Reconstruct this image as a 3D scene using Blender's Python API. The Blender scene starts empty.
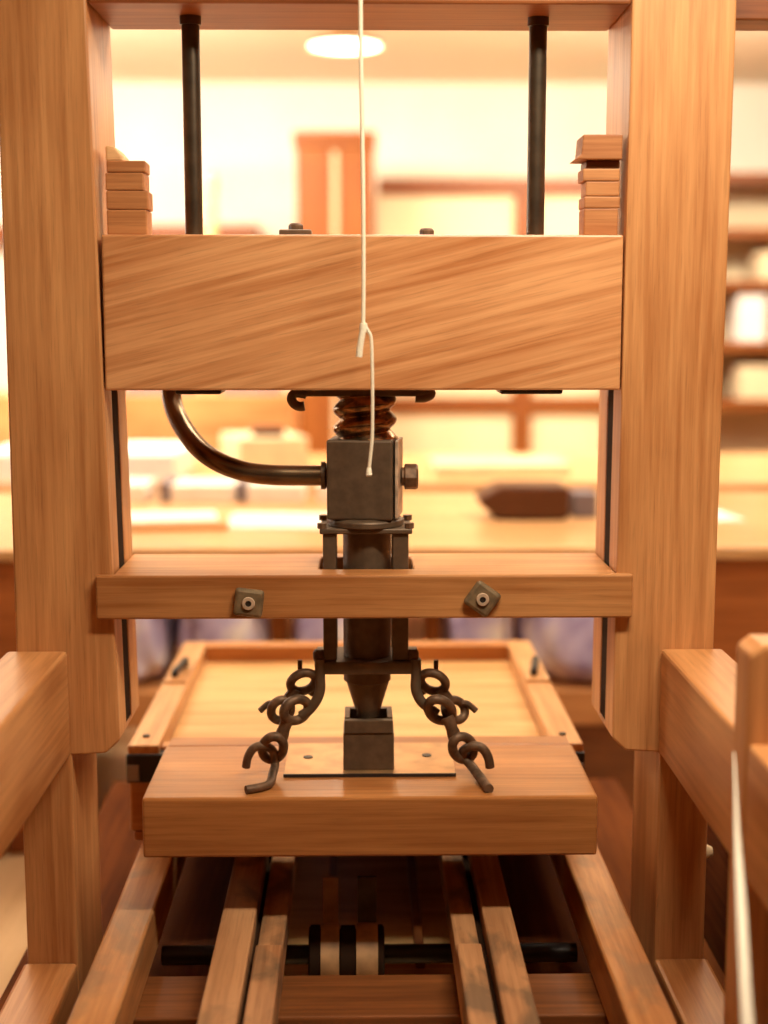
import bpy, bmesh, math, random
from mathutils import Vector, Matrix
random.seed(7)
S = bpy.context.scene
COL = S.collection
PI = math.pi

# ------------------------------------------------------------------ camera
F_PX = 1400.0
PITCH = math.atan(194 / 1400.0)
YAW = math.atan(23 / 1400.0)
EYE = 1.4
cd = bpy.data.cameras.new('camera'); cam = bpy.data.objects.new('camera', cd); COL.objects.link(cam)
cam.location = (0, 0, EYE)
cam.rotation_euler = (PI / 2 - PITCH, 0, -YAW)
cd.sensor_fit = 'VERTICAL'; cd.sensor_height = 36; cd.sensor_width = 27
cd.lens = 36 * F_PX / 1024
cd.clip_start = 0.05; cd.clip_end = 100
cd.dof.use_dof = True; cd.dof.focus_distance = 2.03; cd.dof.aperture_fstop = 1.5
S.camera = cam

def pt(px, py, Y):
    """measured photo position at a known distance Y -> metres"""
    x = (px - 384) / F_PX; y = -(py - 512) / F_PX
    F = math.cos(PITCH) + y * math.sin(PITCH); U = -math.sin(PITCH) + y * math.cos(PITCH)
    X = x * math.cos(YAW) + F * math.sin(YAW); Yd = -x * math.sin(YAW) + F * math.cos(YAW)
    return Vector((X / Yd * Y, Y, EYE + U / Yd * Y))

# ------------------------------------------------------------------ materials
def srgb(c):
    return tuple(((v / 255) / 12.92 if v / 255 <= .04045 else ((v / 255 + .055) / 1.055) ** 2.4) for v in c) + (1,)

def newmat(name):
    m = bpy.data.materials.new(name); m.use_nodes = True
    nt = m.node_tree; b = nt.nodes['Principled BSDF']
    return m, nt, b

def plain(name, c, rough=.6, metal=0, spec=.5, noise=0.0, nscale=20, bump=0.0):
    m, nt, b = newmat(name)
    b.inputs['Base Color'].default_value = srgb(c)
    b.inputs['Roughness'].default_value = rough
    b.inputs['Metallic'].default_value = metal
    b.inputs['Specular IOR Level'].default_value = spec
    if noise or bump:
        tc = nt.nodes.new('ShaderNodeTexCoord'); n = nt.nodes.new('ShaderNodeTexNoise')
        n.inputs['Scale'].default_value = nscale; n.inputs['Detail'].default_value = 5
        nt.links.new(tc.outputs['Object'], n.inputs['Vector'])
        if noise:
            r = nt.nodes.new('ShaderNodeValToRGB')
            c1 = srgb(tuple(v * (1 - noise) for v in c)); c2 = srgb(tuple(min(255, v * (1 + noise)) for v in c))
            r.color_ramp.elements[0].position = .35; r.color_ramp.elements[1].position = .65
            r.color_ramp.elements[0].color = c1; r.color_ramp.elements[1].color = c2
            nt.links.new(n.outputs['Fac'], r.inputs['Fac']); nt.links.new(r.outputs['Color'], b.inputs['Base Color'])
        if bump:
            bp = nt.nodes.new('ShaderNodeBump'); bp.inputs['Strength'].default_value = bump; bp.inputs['Distance'].default_value = .002
            nt.links.new(n.outputs['Fac'], bp.inputs['Height']); nt.links.new(bp.outputs['Normal'], b.inputs['Normal'])
    return m

def wood(name, dark, light, axis='Z', rough=.42, stain=None, stain_amt=.5, figure=1.0, angle=0.0, streak=.55):
    """grain runs along the axis; long streaks, broad figure, fine pores"""
    m, nt, b = newmat(name)
    N = nt.nodes.new; L = nt.links.new
    tc = N('ShaderNodeTexCoord'); oi = N('ShaderNodeObjectInfo')
    addv = N('ShaderNodeVectorMath'); addv.operation = 'ADD'
    mulv = N('ShaderNodeVectorMath'); mulv.operation = 'SCALE'; mulv.inputs['Scale'].default_value = 7.0
    cmb = N('ShaderNodeCombineXYZ')
    for i in range(3): L(oi.outputs['Random'], cmb.inputs[i])
    L(cmb.outputs[0], mulv.inputs[0]); L(tc.outputs['Object'], addv.inputs[0]); L(mulv.outputs[0], addv.inputs[1])
    rot = N('ShaderNodeMapping'); rot.inputs['Rotation'].default_value = (0, angle, 0); L(addv.outputs[0], rot.inputs['Vector'])
    def mapped(long_s, cross_s):
        mp = N('ShaderNodeMapping'); s = [cross_s] * 3; s['XYZ'.index(axis)] = long_s
        mp.inputs['Scale'].default_value = s; L(rot.outputs[0], mp.inputs['Vector']); return mp
    def noise(mp, sc, det, dist=0.0):
        n = N('ShaderNodeTexNoise'); n.inputs['Scale'].default_value = sc; n.inputs['Detail'].default_value = det
        n.inputs['Distortion'].default_value = dist; L(mp.outputs[0], n.inputs['Vector']); return n
    n1 = noise(mapped(.9, 9), 2.2, 4, .6 * figure)         # broad figure
    n2 = noise(mapped(2.0, 60), 2.0, 5, .2)               # streaks
    n3 = noise(mapped(6, 180), 3.0, 3)                    # pores
    n4 = noise(mapped(1.5, 3.0), 1.6, 3, .3)              # clouds
    mx = N('ShaderNodeMath'); mx.operation = 'MULTIPLY_ADD'; mx.inputs[1].default_value = streak
    L(n2.outputs['Fac'], mx.inputs[0]); 
    m1 = N('ShaderNodeMath'); m1.operation = 'MULTIPLY'; m1.inputs[1].default_value = .55 * figure; L(n1.outputs['Fac'], m1.inputs[0]); L(m1.outputs[0], mx.inputs[2])
    m3 = N('ShaderNodeMath'); m3.operation = 'MULTIPLY_ADD'; m3.inputs[1].default_value = .45
    L(n4.outputs['Fac'], m3.inputs[0]); L(mx.outputs[0], m3.inputs[2])
    tot = (.5 * streak + .275 * figure + .225)
    r = N('ShaderNodeValToRGB')
    r.color_ramp.elements[0].position = max(0, tot - .17); r.color_ramp.elements[1].position = min(1, tot + .15)
    r.color_ramp.elements[0].color = srgb(dark); r.color_ramp.elements[1].color = srgb(light)
    L(m3.outputs[0], r.inputs['Fac'])
    pr = N('ShaderNodeMapRange'); pr.inputs['From Min'].default_value = .25; pr.inputs['From Max'].default_value = .45
    pr.inputs['To Min'].default_value = .8; pr.inputs['To Max'].default_value = 1; L(n3.outputs['Fac'], pr.inputs['Value'])
    mm = N('ShaderNodeMix'); mm.data_type = 'RGBA'; mm.blend_type = 'MULTIPLY'; mm.inputs['Factor'].default_value = 1
    L(r.outputs['Color'], mm.inputs['A']); L(pr.outputs[0], mm.inputs['B'])
    out = mm.outputs['Result']
    if stain:
        n5 = noise(mapped(5, 9), 1.5, 5, .5)
        sr = N('ShaderNodeMapRange'); sr.inputs['From Min'].default_value = .5; sr.inputs['From Max'].default_value = .62
        sr.inputs['To Max'].default_value = stain_amt; L(n5.outputs['Fac'], sr.inputs['Value'])
        ms = N('ShaderNodeMix'); ms.data_type = 'RGBA'; L(sr.outputs[0], ms.inputs['Factor']); L(out, ms.inputs['A']); ms.inputs['B'].default_value = srgb(stain)
        out = ms.outputs['Result']
    L(out, b.inputs['Base Color'])
    b.inputs['Roughness'].default_value = rough; b.inputs['Specular IOR Level'].default_value = .4
    bp = N('ShaderNodeBump'); bp.inputs['Strength'].default_value = .15; bp.inputs['Distance'].default_value = .0015
    L(n2.outputs['Fac'], bp.inputs['Height']); L(bp.outputs['Normal'], b.inputs['Normal'])
    return m

def emit(name, c, s):
    m, nt, b = newmat(name)
    b.inputs['Base Color'].default_value = (.8, .8, .8, 1)
    b.inputs['Emission Color'].default_value = srgb(c); b.inputs['Emission Strength'].default_value = s
    return m

OAK_D, OAK_L = (176, 112, 62), (218, 156, 98)
M = {}
M['post'] = wood('oak_vertical', OAK_D, OAK_L, 'Z', figure=.8)
M['beam'] = wood('elm_diagonal', (186, 118, 68), (224, 162, 108), 'X', figure=.6, angle=.24, streak=.7, rough=.36)
M['oakx'] = wood('oak_across', OAK_D, OAK_L, 'X', figure=.9)
M['till'] = wood('till_oak', (158, 96, 48), (202, 142, 86), 'X', figure=.9, rough=.4)
M['oaky'] = wood('oak_along', OAK_D, OAK_L, 'Y', figure=.9, rough=.32)
M['head'] = wood('head_oak', (128, 70, 34), (166, 100, 54), 'X', rough=.45)
M['dark_y'] = wood('dark_wood_along', (124, 68, 30), (164, 98, 50), 'Y')
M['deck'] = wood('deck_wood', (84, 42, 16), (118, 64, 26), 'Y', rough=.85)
M['deck'].node_tree.nodes['Principled BSDF'].inputs['Specular IOR Level'].default_value = .1
M['dark_x'] = wood('dark_wood_across', (92, 50, 24), (138, 82, 42), 'X')
M['dark_z'] = wood('dark_wood_upright', (92, 50, 24), (150, 90, 46), 'Z')
M['rail'] = wood('rail_oak', (168, 104, 56), (212, 150, 94), 'Y', stain=(120, 104, 82), stain_amt=.45, rough=.36)
M['rib'] = wood('weathered_rib', (150, 100, 62), (196, 144, 98), 'Y', stain=(96, 78, 58), stain_amt=.75, rough=.55)
M['platen'] = wood('platen_wood', (150, 90, 44), (190, 126, 70), 'X', figure=.8, rough=.3)
M['frame'] = wood('tympan_frame_wood', (184, 124, 70), (220, 168, 110), 'Y', rough=.35)
M['framex'] = wood('tympan_frame_wood_across', (172, 106, 54), (208, 146, 86), 'X', rough=.35)
M['panel'] = wood('pale_panel', (192, 138, 80), (228, 182, 120), 'X', figure=1.4, rough=.4)
M['block'] = wood('packing_block', (160, 96, 50), (208, 144, 88), 'X', figure=.8, rough=.55)
M['block_pale'] = wood('pale_packing', (206, 150, 96), (232, 184, 128), 'X', rough=.6)
M['cab'] = wood('cabinet_wood', (128, 66, 18), (152, 86, 30), 'Z', rough=.45)
M['cabx'] = wood('cabinet_wood_across', (124, 62, 16), (150, 84, 30), 'X', rough=.45)
M['table'] = wood('table_wood', (196, 142, 88), (226, 180, 124), 'X', rough=.3)
M['apron'] = wood('table_apron_wood', (150, 84, 38), (184, 108, 54), 'X', rough=.4)
M['iron'] = plain('dark_iron', (100, 80, 60), .5, .35, noise=.08, nscale=60, bump=.12)
M['rust'] = plain('rusty_iron', (104, 78, 56), .55, .4, noise=.18, nscale=70, bump=.4)
M['nut'] = plain('square_nut_iron', (124, 104, 76), .5, .3, noise=.15, nscale=60, bump=.3)
M['steel'] = plain('worn_steel', (196, 168, 140), .45, .2, noise=.15, nscale=60)
M['rod'] = plain('black_rod', (84, 70, 54), .35, .6, noise=.12, nscale=30)
M['bar'] = plain('worn_bar', (112, 92, 68), .26, .8, noise=.15, nscale=20)
M['thread'] = plain('greasy_thread', (150, 118, 84), .22, .9, noise=.3, nscale=60, bump=.4)
M['brass'] = plain('polished_plate', (196, 152, 104), .32, .6, noise=.08, nscale=25)
M['blackm'] = plain('black_fitting', (52, 46, 42), .45, .4)
M['zinc'] = plain('grey_fitting', (150, 142, 140), .35, .7)
M['string'] = plain('cream_cord', (244, 232, 204), .85, bump=.6, nscale=300)
M['cloth'] = plain('white_tape', (250, 240, 216), .8)
M['wall'] = plain('cream_plaster', (244, 234, 214), .9, noise=.02, nscale=2)
M['ceil'] = plain('cream_ceiling', (232, 216, 190), .9)
M['panelc'] = plain('cream_panel', (236, 212, 168), .7, noise=.03, nscale=3)
M['floor'] = wood('pale_floor', (196, 158, 112), (220, 184, 138), 'Y', rough=.4)
M['paper'] = plain('white_paper', (246, 238, 226), .8, noise=.02)
M['paper2'] = plain('buff_paper', (232, 208, 166), .8, noise=.03)
M['grey'] = plain('grey_purple_cover', (128, 116, 122), .7)
M['leather'] = plain('grey_belt', (96, 82, 66), .6, noise=.15, nscale=30)
M['belt'] = plain('tan_belt', (176, 134, 92), .6, noise=.12, nscale=30)
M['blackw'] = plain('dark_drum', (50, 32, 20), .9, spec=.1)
M['bowl'] = wood('brown_tray_wood', (74, 40, 20), (98, 56, 30), 'X')
M['lampglow'] = emit('lamp_glow', (255, 240, 205), 4)
M['enamel'] = plain('cream_enamel', (214, 180, 136), .4)
M['glow'] = emit('added_lamp_diffuser', (255, 226, 184), 4)

def marbled():
    m, nt, b = newmat('mottled_violet_cloth')
    tc = nt.nodes.new('ShaderNodeTexCoord'); n = nt.nodes.new('ShaderNodeTexNoise'); r = nt.nodes.new('ShaderNodeValToRGB')
    n.inputs['Scale'].default_value = 7; n.inputs['Detail'].default_value = 3; n.inputs['Distortion'].default_value = .6
    e = r.color_ramp.elements; e[0].position = .36; e[0].color = srgb((158, 142, 184)); e[1].position = .7; e[1].color = srgb((250, 240, 228))
    x = r.color_ramp.elements.new(.5); x.color = srgb((200, 186, 216))
    nt.links.new(tc.outputs['Object'], n.inputs['Vector']); nt.links.new(n.outputs['Fac'], r.inputs['Fac']); nt.links.new(r.outputs['Color'], b.inputs['Base Color'])
    b.inputs['Roughness'].default_value = .85
    return m
M['violet'] = marbled()

# ------------------------------------------------------------------ mesh tools
class MB:
    def __init__(s): s.bm = bmesh.new(); s.smooth = False
    def box(s, x0, x1, y0, y1, z0, z1, rot=None, piv=None):
        vs = [s.bm.verts.new((x, y, z)) for x in (x0, x1) for y in (y0, y1) for z in (z0, z1)]
        for f in ((0, 1, 3, 2), (4, 6, 7, 5), (0, 4, 5, 1), (2, 3, 7, 6), (0, 2, 6, 4), (1, 5, 7, 3)):
            s.bm.faces.new([vs[i] for i in f])
        if rot: bmesh.ops.rotate(s.bm, verts=vs, cent=piv or ((x0 + x1) / 2, (y0 + y1) / 2, (z0 + z1) / 2), matrix=rot)
        return s
    def prism(s, pts, axis, a, b):
        """polygon pts in the other two axes, extruded along axis from a to b"""
        def mk(p, t):
            return {'X': (t, p[0], p[1]), 'Y': (p[0], t, p[1]), 'Z': (p[0], p[1], t)}[axis]
        A = [s.bm.verts.new(mk(p, a)) for p in pts]; B = [s.bm.verts.new(mk(p, b)) for p in pts]
        s.bm.faces.new(A); s.bm.faces.new(B[::-1]); n = len(pts)
        for i in range(n): s.bm.faces.new((A[i], B[i], B[(i + 1) % n], A[(i + 1) % n]))
        return s
    def grid(s, xs, ys, keep, z0, z1):
        V = {}
        def v(i, j, k):
            if (i, j, k) not in V: V[i, j, k] = s.bm.verts.new((xs[i], ys[j], (z0, z1)[k]))
            return V[i, j, k]
        nx, ny = len(xs) - 1, len(ys) - 1
        kp = lambda i, j: 0 <= i < nx and 0 <= j < ny and keep(i, j)
        for i in range(nx):
            for j in range(ny):
                if not kp(i, j): continue
                for k in (0, 1): s.bm.faces.new((v(i, j, k), v(i + 1, j, k), v(i + 1, j + 1, k), v(i, j + 1, k)))
                for (di, dj, a, b) in ((-1, 0, (i, j), (i, j + 1)), (1, 0, (i + 1, j), (i + 1, j + 1)), (0, -1, (i, j), (i + 1, j)), (0, 1, (i, j + 1), (i + 1, j + 1))):
                    if not kp(i + di, j + dj): s.bm.faces.new((v(*a, 0), v(*b, 0), v(*b, 1), v(*a, 1)))
        return s
    def tube(s, pts, r, n=12, closed=False, cap=True):
        pts = [Vector(p) for p in pts]; k = len(pts)
        rr = r if isinstance(r, (list, tuple)) else [r] * k
        rings = []; up = None
        for i, p in enumerate(pts):
            if closed: t = (pts[(i + 1) % k] - pts[i - 1]).normalized()
            else: t = (pts[min(i + 1, k - 1)] - pts[max(i - 1, 0)]).normalized()
            if up is None:
                up = Vector((0, 1, 0)) if abs(t.y) < .9 else Vector((1, 0, 0))
            u = (up - t * up.dot(t)); u = u.normalized() if u.length > 1e-5 else t.orthogonal().normalized()
            up = u; v = t.cross(u)
            rings.append([s.bm.verts.new(p + (u * math.cos(a) + v * math.sin(a)) * rr[i]) for a in [2 * PI * j / n for j in range(n)]])
        m = k if closed else k - 1
        for i in range(m):
            A = rings[i]; B = rings[(i + 1) % k]
            for j in range(n): s.bm.faces.new((A[j], A[(j + 1) % n], B[(j + 1) % n], B[j]))
        if cap and not closed: s.bm.faces.new(rings[0][::-1]); s.bm.faces.new(rings[-1])
        s.smooth = True; return s
    def lathe(s, prof, c, axis='Z', n=32, cap=True):
        """prof = [(radius, height)...] about an axis through c"""
        rings = []
        for r, h in prof:
            ring = []
            for j in range(n):
                a = 2 * PI * j / n; u, v = r * math.cos(a), r * math.sin(a)
                ring.append(s.bm.verts.new({'Z': (c[0] + u, c[1] + v, c[2] + h), 'X': (c[0] + h, c[1] + u, c[2] + v), 'Y': (c[0] + u, c[1] + h, c[2] + v)}[axis]))
            rings.append(ring)
        for A, B in zip(rings, rings[1:]):
            for j in range(n): s.bm.faces.new((A[j], A[(j + 1) % n], B[(j + 1) % n], B[j]))
        if cap: s.bm.faces.new(rings[0]); s.bm.faces.new(rings[-1][::-1])
        s.smooth = True; return s
    def build(s, name, mat, parent=None, bevel=0.0, subs=0, seg=2):
        bm = s.bm
        bmesh.ops.recalc_face_normals(bm, faces=bm.faces)
        co = [v.co for v in bm.verts]
        mn = Vector((min(c.x for c in co), min(c.y for c in co), min(c.z for c in co)))
        mxx = Vector((max(c.x for c in co), max(c.y for c in co), max(c.z for c in co)))
        org = (mn + mxx) / 2; org.z = mn.z
        for v in bm.verts: v.co -= org
        me = bpy.data.meshes.new(name); bm.to_mesh(me); bm.free()
        if s.smooth:
            for p in me.polygons: p.use_smooth = True
            try: me.set_sharp_from_angle(angle=math.radians(38))
            except Exception: pass
        me.materials.append(mat)
        o = bpy.data.objects.new(name, me); COL.objects.link(o)
        if parent is not None:
            w = Vector(parent['_w']); o.parent = parent; o.location = org - w
        else: o.location = org
        o['_w'] = list(org)
        if bevel:
            b = o.modifiers.new('bevel', 'BEVEL'); b.width = bevel; b.segments = seg; b.limit_method = 'ANGLE'; b.angle_limit = math.radians(40)
        return o

def thing(name, label, cat, loc, group=None):
    o = bpy.data.objects.new(name, None); COL.objects.link(o); o.location = loc; o['_w'] = list(loc)
    o.empty_display_size = .05
    o['label'] = label; o['category'] = cat
    if group: o['group'] = group
    return o
def tag(o, label, cat, group=None):
    o['label'] = label; o['category'] = cat
    if group: o['group'] = group
    return o
def struct(o): o['kind'] = 'structure'; return o
def smooth_path(pts, k=8, closed=False):
    P = [Vector(p) for p in pts]; n = len(P); out = []
    rng = range(n) if closed else range(n - 1)
    for i in rng:
        if closed: a, b, c, d = P[i - 1], P[i], P[(i + 1) % n], P[(i + 2) % n]
        else: a, b, c, d = P[max(i - 1, 0)], P[i], P[i + 1], P[min(i + 2, n - 1)]
        for j in range(k):
            t = j / k
            out.append(.5 * ((2 * b) + (c - a) * t + (2 * a - 5 * b + 4 * c - d) * t * t + (3 * b - a - 3 * c + d) * t ** 3))
    if not closed: out.append(P[-1])
    return out
def box(name, mat, x0, x1, y0, y1, z0, z1, parent=None, bevel=.003):
    return MB().box(x0, x1, y0, y1, z0, z1).build(name, mat, parent, bevel)

# ------------------------------------------------------------------ room
RX0, RX1, RY0, RY1, RH = -3.6, 4.4, -3.2, 8.2, 2.72
struct(box('floor', M['floor'], RX0 - .1, RX1 + .1, RY0 - .1, RY1 + .1, -.1, 0, bevel=0))
struct(box('ceiling', M['ceil'], RX0 - .1, RX1 + .1, RY0 - .1, RY1 + .1, RH, RH + .1, bevel=0))
struct(box('wall_back', M['wall'], RX0 - .1, RX1 + .1, RY1, RY1 + .1, 0, RH, bevel=0))
struct(box('wall_front', M['dark_x'], RX0 - .1, RX1 + .1, RY0 - .1, RY0, 0, RH, bevel=0))
struct(box('wall_right', M['dark_z'], RX1, RX1 + .1, RY0, RY1, 0, RH, bevel=0))
# left wall with two tall windows
wl = MB()
wins = [(4.1, 6.6)]
ys = [RY0] + [v for w in wins for v in w] + [RY1]
for i in range(0, len(ys), 2): wl.box(RX0 - .1, RX0, ys[i], ys[i + 1], 0, RH)
for a, b in wins:
    wl.box(RX0 - .1, RX0, a, b, 0, .9); wl.box(RX0 - .1, RX0, a, b, 2.35, RH)
struct(wl.build('wall_left', M['dark_z']))
mg, nt, bb = newmat('window_glass'); bb.inputs['Transmission Weight'].default_value = 1; bb.inputs['Roughness'].default_value = 0; bb.inputs['IOR'].default_value = 1.02
for k, (a, b) in enumerate(wins):
    w = MB()
    for z0, z1 in ((.9, .96), (2.29, 2.35)): w.box(RX0 - .08, RX0 + .02, a, b, z0, z1)
    for y in (a, (a + b) / 2 - .03, b - .06): w.box(RX0 - .08, RX0 + .02, y, y + .06, .96, 2.29)
    wf = struct(w.build('window_%d' % (k + 1), M['cabx'], bevel=.004))
    MB().box(RX0 - .05, RX0 - .045, a + .06, b - .06, .96, 2.29).build('pane', mg, wf)
struct(box('baseboard_back', M['cabx'], RX0, RX1, RY1 - .02, RY1, 0, .12))

DZ = .376
# ------------------------------------------------------------------ the press body
press = thing('printing_press', 'large wooden hand printing press frame with two thick posts and heavy crossbeam', 'printing press', (0, 2.09, 0))
def carve(o, x0, x1, y0, y1, z0, z1):
    """cut a box-shaped recess out of a mesh and keep the plain result"""
    cu = MB().box(x0, x1, y0, y1, z0, z1).build('cutter', M['blackw'])
    keep = [m for m in o.modifiers]; 
    for m in keep: m.show_viewport = False
    b = o.modifiers.new('cut', 'BOOLEAN'); b.object = cu; b.operation = 'DIFFERENCE'; b.solver = 'EXACT'
    bpy.context.view_layer.update()
    dg = bpy.context.evaluated_depsgraph_get(); dg.update()
    me = bpy.data.meshes.new_from_object(o.evaluated_get(dg))
    o.modifiers.remove(b); o.data = me
    for m in keep: m.show_viewport = True
    bpy.data.objects.remove(cu)
def post(xt, xi, xo, xot, xc):
    """cheek: wide above, cut back on its inner side below"""
    zc = .78
    return MB().prism([(xo, 0), (xc, 0), (xc, zc - .018), (xi + (xc - xi) * .28, zc - .015), (xi, zc + .004), (xt, 1.985), (xot, 1.985), (xo, .94)], 'Y', 2.0, 2.19)
pl = post(-.378, -.3565, -.503, -.499, -.427).build('post', M['post'], press, bevel=.0035)
pr = post(.3755, .3705, .517, .520, .442).build('post', M['post'], press, bevel=.0035)
carve(pl, -.3905, -.30, 2.066, 2.114, .790, 1.40)
carve(pr, .30, .3965, 2.066, 2.114, .790, 1.40)
# dark strips filling the slots, the slot shade put into their colour
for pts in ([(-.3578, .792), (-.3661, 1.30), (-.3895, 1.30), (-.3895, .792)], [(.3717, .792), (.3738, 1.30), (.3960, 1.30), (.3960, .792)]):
    MB().prism(pts, 'Y', 2.068, 2.112).build('slot_shade', M['blackw'], press)
hd = MB(); hd.box(-.3735, .3745, 2.0, 2.186, 1.828, 1.98)
head = hd.build('head_beam', M['head'], press, bevel=.004)
MB().box(-.74, .78, 2.095, 2.18, 1.825, 1.97).build('cap_rail', M['head'], press, bevel=.004) if False else None
for a, b in ((-.74, -.503), (.518, .78)):
    MB().box(a, b, 2.10, 2.18, 1.828, 1.97).build('head_tenon', M['head'], press, bevel=.003)
MB().box(-.3632, .3705, 2.0, 2.185, 1.298, 1.516).build('crossbeam', M['beam'], press, bevel=.003)
# till: front lip overlaps the posts, cut round them
t = MB(); t.grid([-.3825, -.3585, -.062, .0765, .3705, .393], [1.985, 1.9995, 2.036, 2.144, 2.176],
    lambda i, j: (j == 0 or 0 < i < 4) and not (i == 2 and j == 2), .969, 1.033)
till = t.build('shelf_plank', M['till'], press, bevel=.003)
for i, (px, py, ang) in enumerate(((249, 602, .12), (482, 598, .62))):
    c = pt(px, py, 1.985)
    R = Matrix.Rotation(ang, 3, 'Y')
    s = MB(); s.box(c.x - .021, c.x + .021, 1.974, 1.985, c.z - .0205, c.z + .0205, rot=R)
    nut = s.build('square_nut', M['nut'], press, bevel=.005)
    w = MB(); w.lathe([(.0045, .001), (.0045, -.003), (.0085, -.003), (.0095, -.0015), (.0095, .001)], (c.x, 1.974, c.z), 'Y', 24, cap=False).build('washer_ring', M['steel'], nut)
    MB().lathe([(.0046, 0), (.0046, -.0012)], (c.x, 1.974, c.z), 'Y', 20).build('bolt_end', M['blackm'], nut)
# bolts standing on the crossbeam and plates below it
for c0, w in ((-.095, .047), (.097, .037)):
    s = MB(); s.box(c0 - w / 2, c0 + w / 2, 2.07, 2.112, 1.516, 1.5205 + (.007 if w > .04 else 0))
    z = 1.5205 + (.007 if w > .04 else 0)
    pbt = s.build('washer_plate', M['iron'], press, bevel=.002)
    MB().lathe([(.011, 0), (.011, .007), (.008, .010)], (c0, 2.091, z), 'Z', 6).build('bolt_head', M['rust'], pbt, bevel=.001)
for a, b, y in ((-.272, -.205, 2.06), (.205, .297, 2.06)):
    s = MB(); s.box(a, b, y, y + .07, 1.289, 1.298); s.build('under_plate', M['blackm'], press, bevel=.003)
# tie rods
for px in (-.2435, .2565):
    MB().tube([(px, 2.09, 1.516), (px, 2.09, 1.828)], .0130, 20).build('tie_rod', M['rod'], press)
    MB().lathe([(.0155, 0), (.0155, -.012), (.0132, -.012)], (px, 2.09, 1.828), 'Z', 20).build('rod_collar', M['rod'], press)
# side arms towards the viewer and their front posts
for xi, xo in ((-.428, -.516), (.439, .530)):
    a, b = sorted((xi, xo))
    MB().box(a, b, 1.15, 1.9995, .762, .92).build('side_arm', M['oaky'], press, bevel=.005)
MB().box(-.516, -.452, 1.08, 1.15, 0, .92).build('front_post', M['post'], press, bevel=.006)
# feet under the posts
for xi, xo in ((-.428, -.508), (.441, .523)):
    a, b = sorted((xi, xo))
    s = MB(); s.box(a, b, 1.1, 1.9995, .3765, .441); s.build('foot_rail', M['oaky'], press, bevel=.006)
s = MB(); s.prism([(.4365, DZ), (.55, DZ), (.55, 1.020), (.537, 1.036), (.4505, 1.036), (.4365, 1.025)], 'Y', 1.53, 1.59)
# the arm passes behind this near post
near = s.build('front_post', M['post'], press, bevel=.006)
c = pt(711, 864, 2.0)
MB().lathe([(.010, 0), (.012, .010), (.007, .020)], (.5175, 2.05, c.z), 'X', 16).build('side_bolt', M['paper2'], press)

# ------------------------------------------------------------------ carriage frame (ribs, cross timbers)
car = press
ZR = .53
for a, b in ((-.369, -.309), (.332, .393)):
    MB().box(a, b, 1.0, 3.1, ZR - .075, ZR).build('outer_rail', M['rail'], car, bevel=.004)
# inner ribs: long outer, short inner with a step
for sg, (a, b) in ((-1, (-.207, -.157)), (1, (.178, .222))):
    MB().box(a, b, 1.0, 3.0, ZR - .06, ZR).build('inner_rib', M['rib'], car, bevel=.003)
for a, b in ((-.149, -.112), (.132, .167)):
    MB().box(a, b, 1.0, 1.86, ZR - .06, ZR + .002).build('rib_strip', M['rib'], car, bevel=.003)
    MB().box(a, b, 1.861, 3.0, ZR - .06, ZR - .014).build('rib_strip', M['rib'], car, bevel=.003)
for a, b in ((-.1565, -.1495), (.1675, .1775)):
    MB().box(a, b, 1.0, 3.0, ZR - .06, ZR - .028).build('groove', M['blackw'], car)
MB().box(-.369, .393, 1.80, 1.925, .377, ZR - .0755).build('cross_timber', M['dark_x'], car, bevel=.003)
MB().box(-.369, .393, 2.90, 2.98, .377, ZR - .0755).build('cross_timber', M['dark_x'], car, bevel=.003)
tag(MB().box(.578, .602, 1.4, 2.7, 0, .59).build('side_board', M['deck'], None, bevel=.004), 'dark brown board standing on edge on the floor right of the right post', 'board')
# raised dark plank deck that the posts pass through
DZ = .376
XS = [-.55, -.5025, -.4265, -.31, -.165, -.155, -.03, .09, .19, .20, .335, .4415, .5175, .57]
YS_ = [.7, 1.9995, 2.1905, 3.02]
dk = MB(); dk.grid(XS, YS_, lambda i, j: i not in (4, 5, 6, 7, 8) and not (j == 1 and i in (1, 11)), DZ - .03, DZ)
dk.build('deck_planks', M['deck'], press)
dk = MB(); dk.grid([-.1545, -.03, .09, .1895], YS_, lambda i, j: True, DZ - .03, DZ); dk.build('lit_middle_planks', M['panel'], press)  # paler wood here stands in for light reaching under the bed
for a, b in ((-.545, -.52), (.54, .565)):
    MB().box(a, b, .72, 3.0, .0, DZ - .0305).build('deck_skirt', M['dark_y'], press, bevel=.002)
MB().box(-.5195, .5395, 2.98, 3.0, 0, DZ - .0305).build('deck_skirt', M['dark_x'], press, bevel=.002)
MB().box(-.5195, .5395, .72, .74, 0, DZ - .0305).build('deck_skirt', M['dark_x'], press, bevel=.002)
MB().box(-.06, -.045, 2.20, 2.95, DZ + .0005, DZ + .018).build('deck_strip', M['cab'], press, bevel=.002)  # narrow orange-brown strips along the deck
MB().box(.085, .10, 2.10, 2.95, DZ + .0005, DZ + .018).build('deck_strip', M['cab'], press, bevel=.002)

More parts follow.
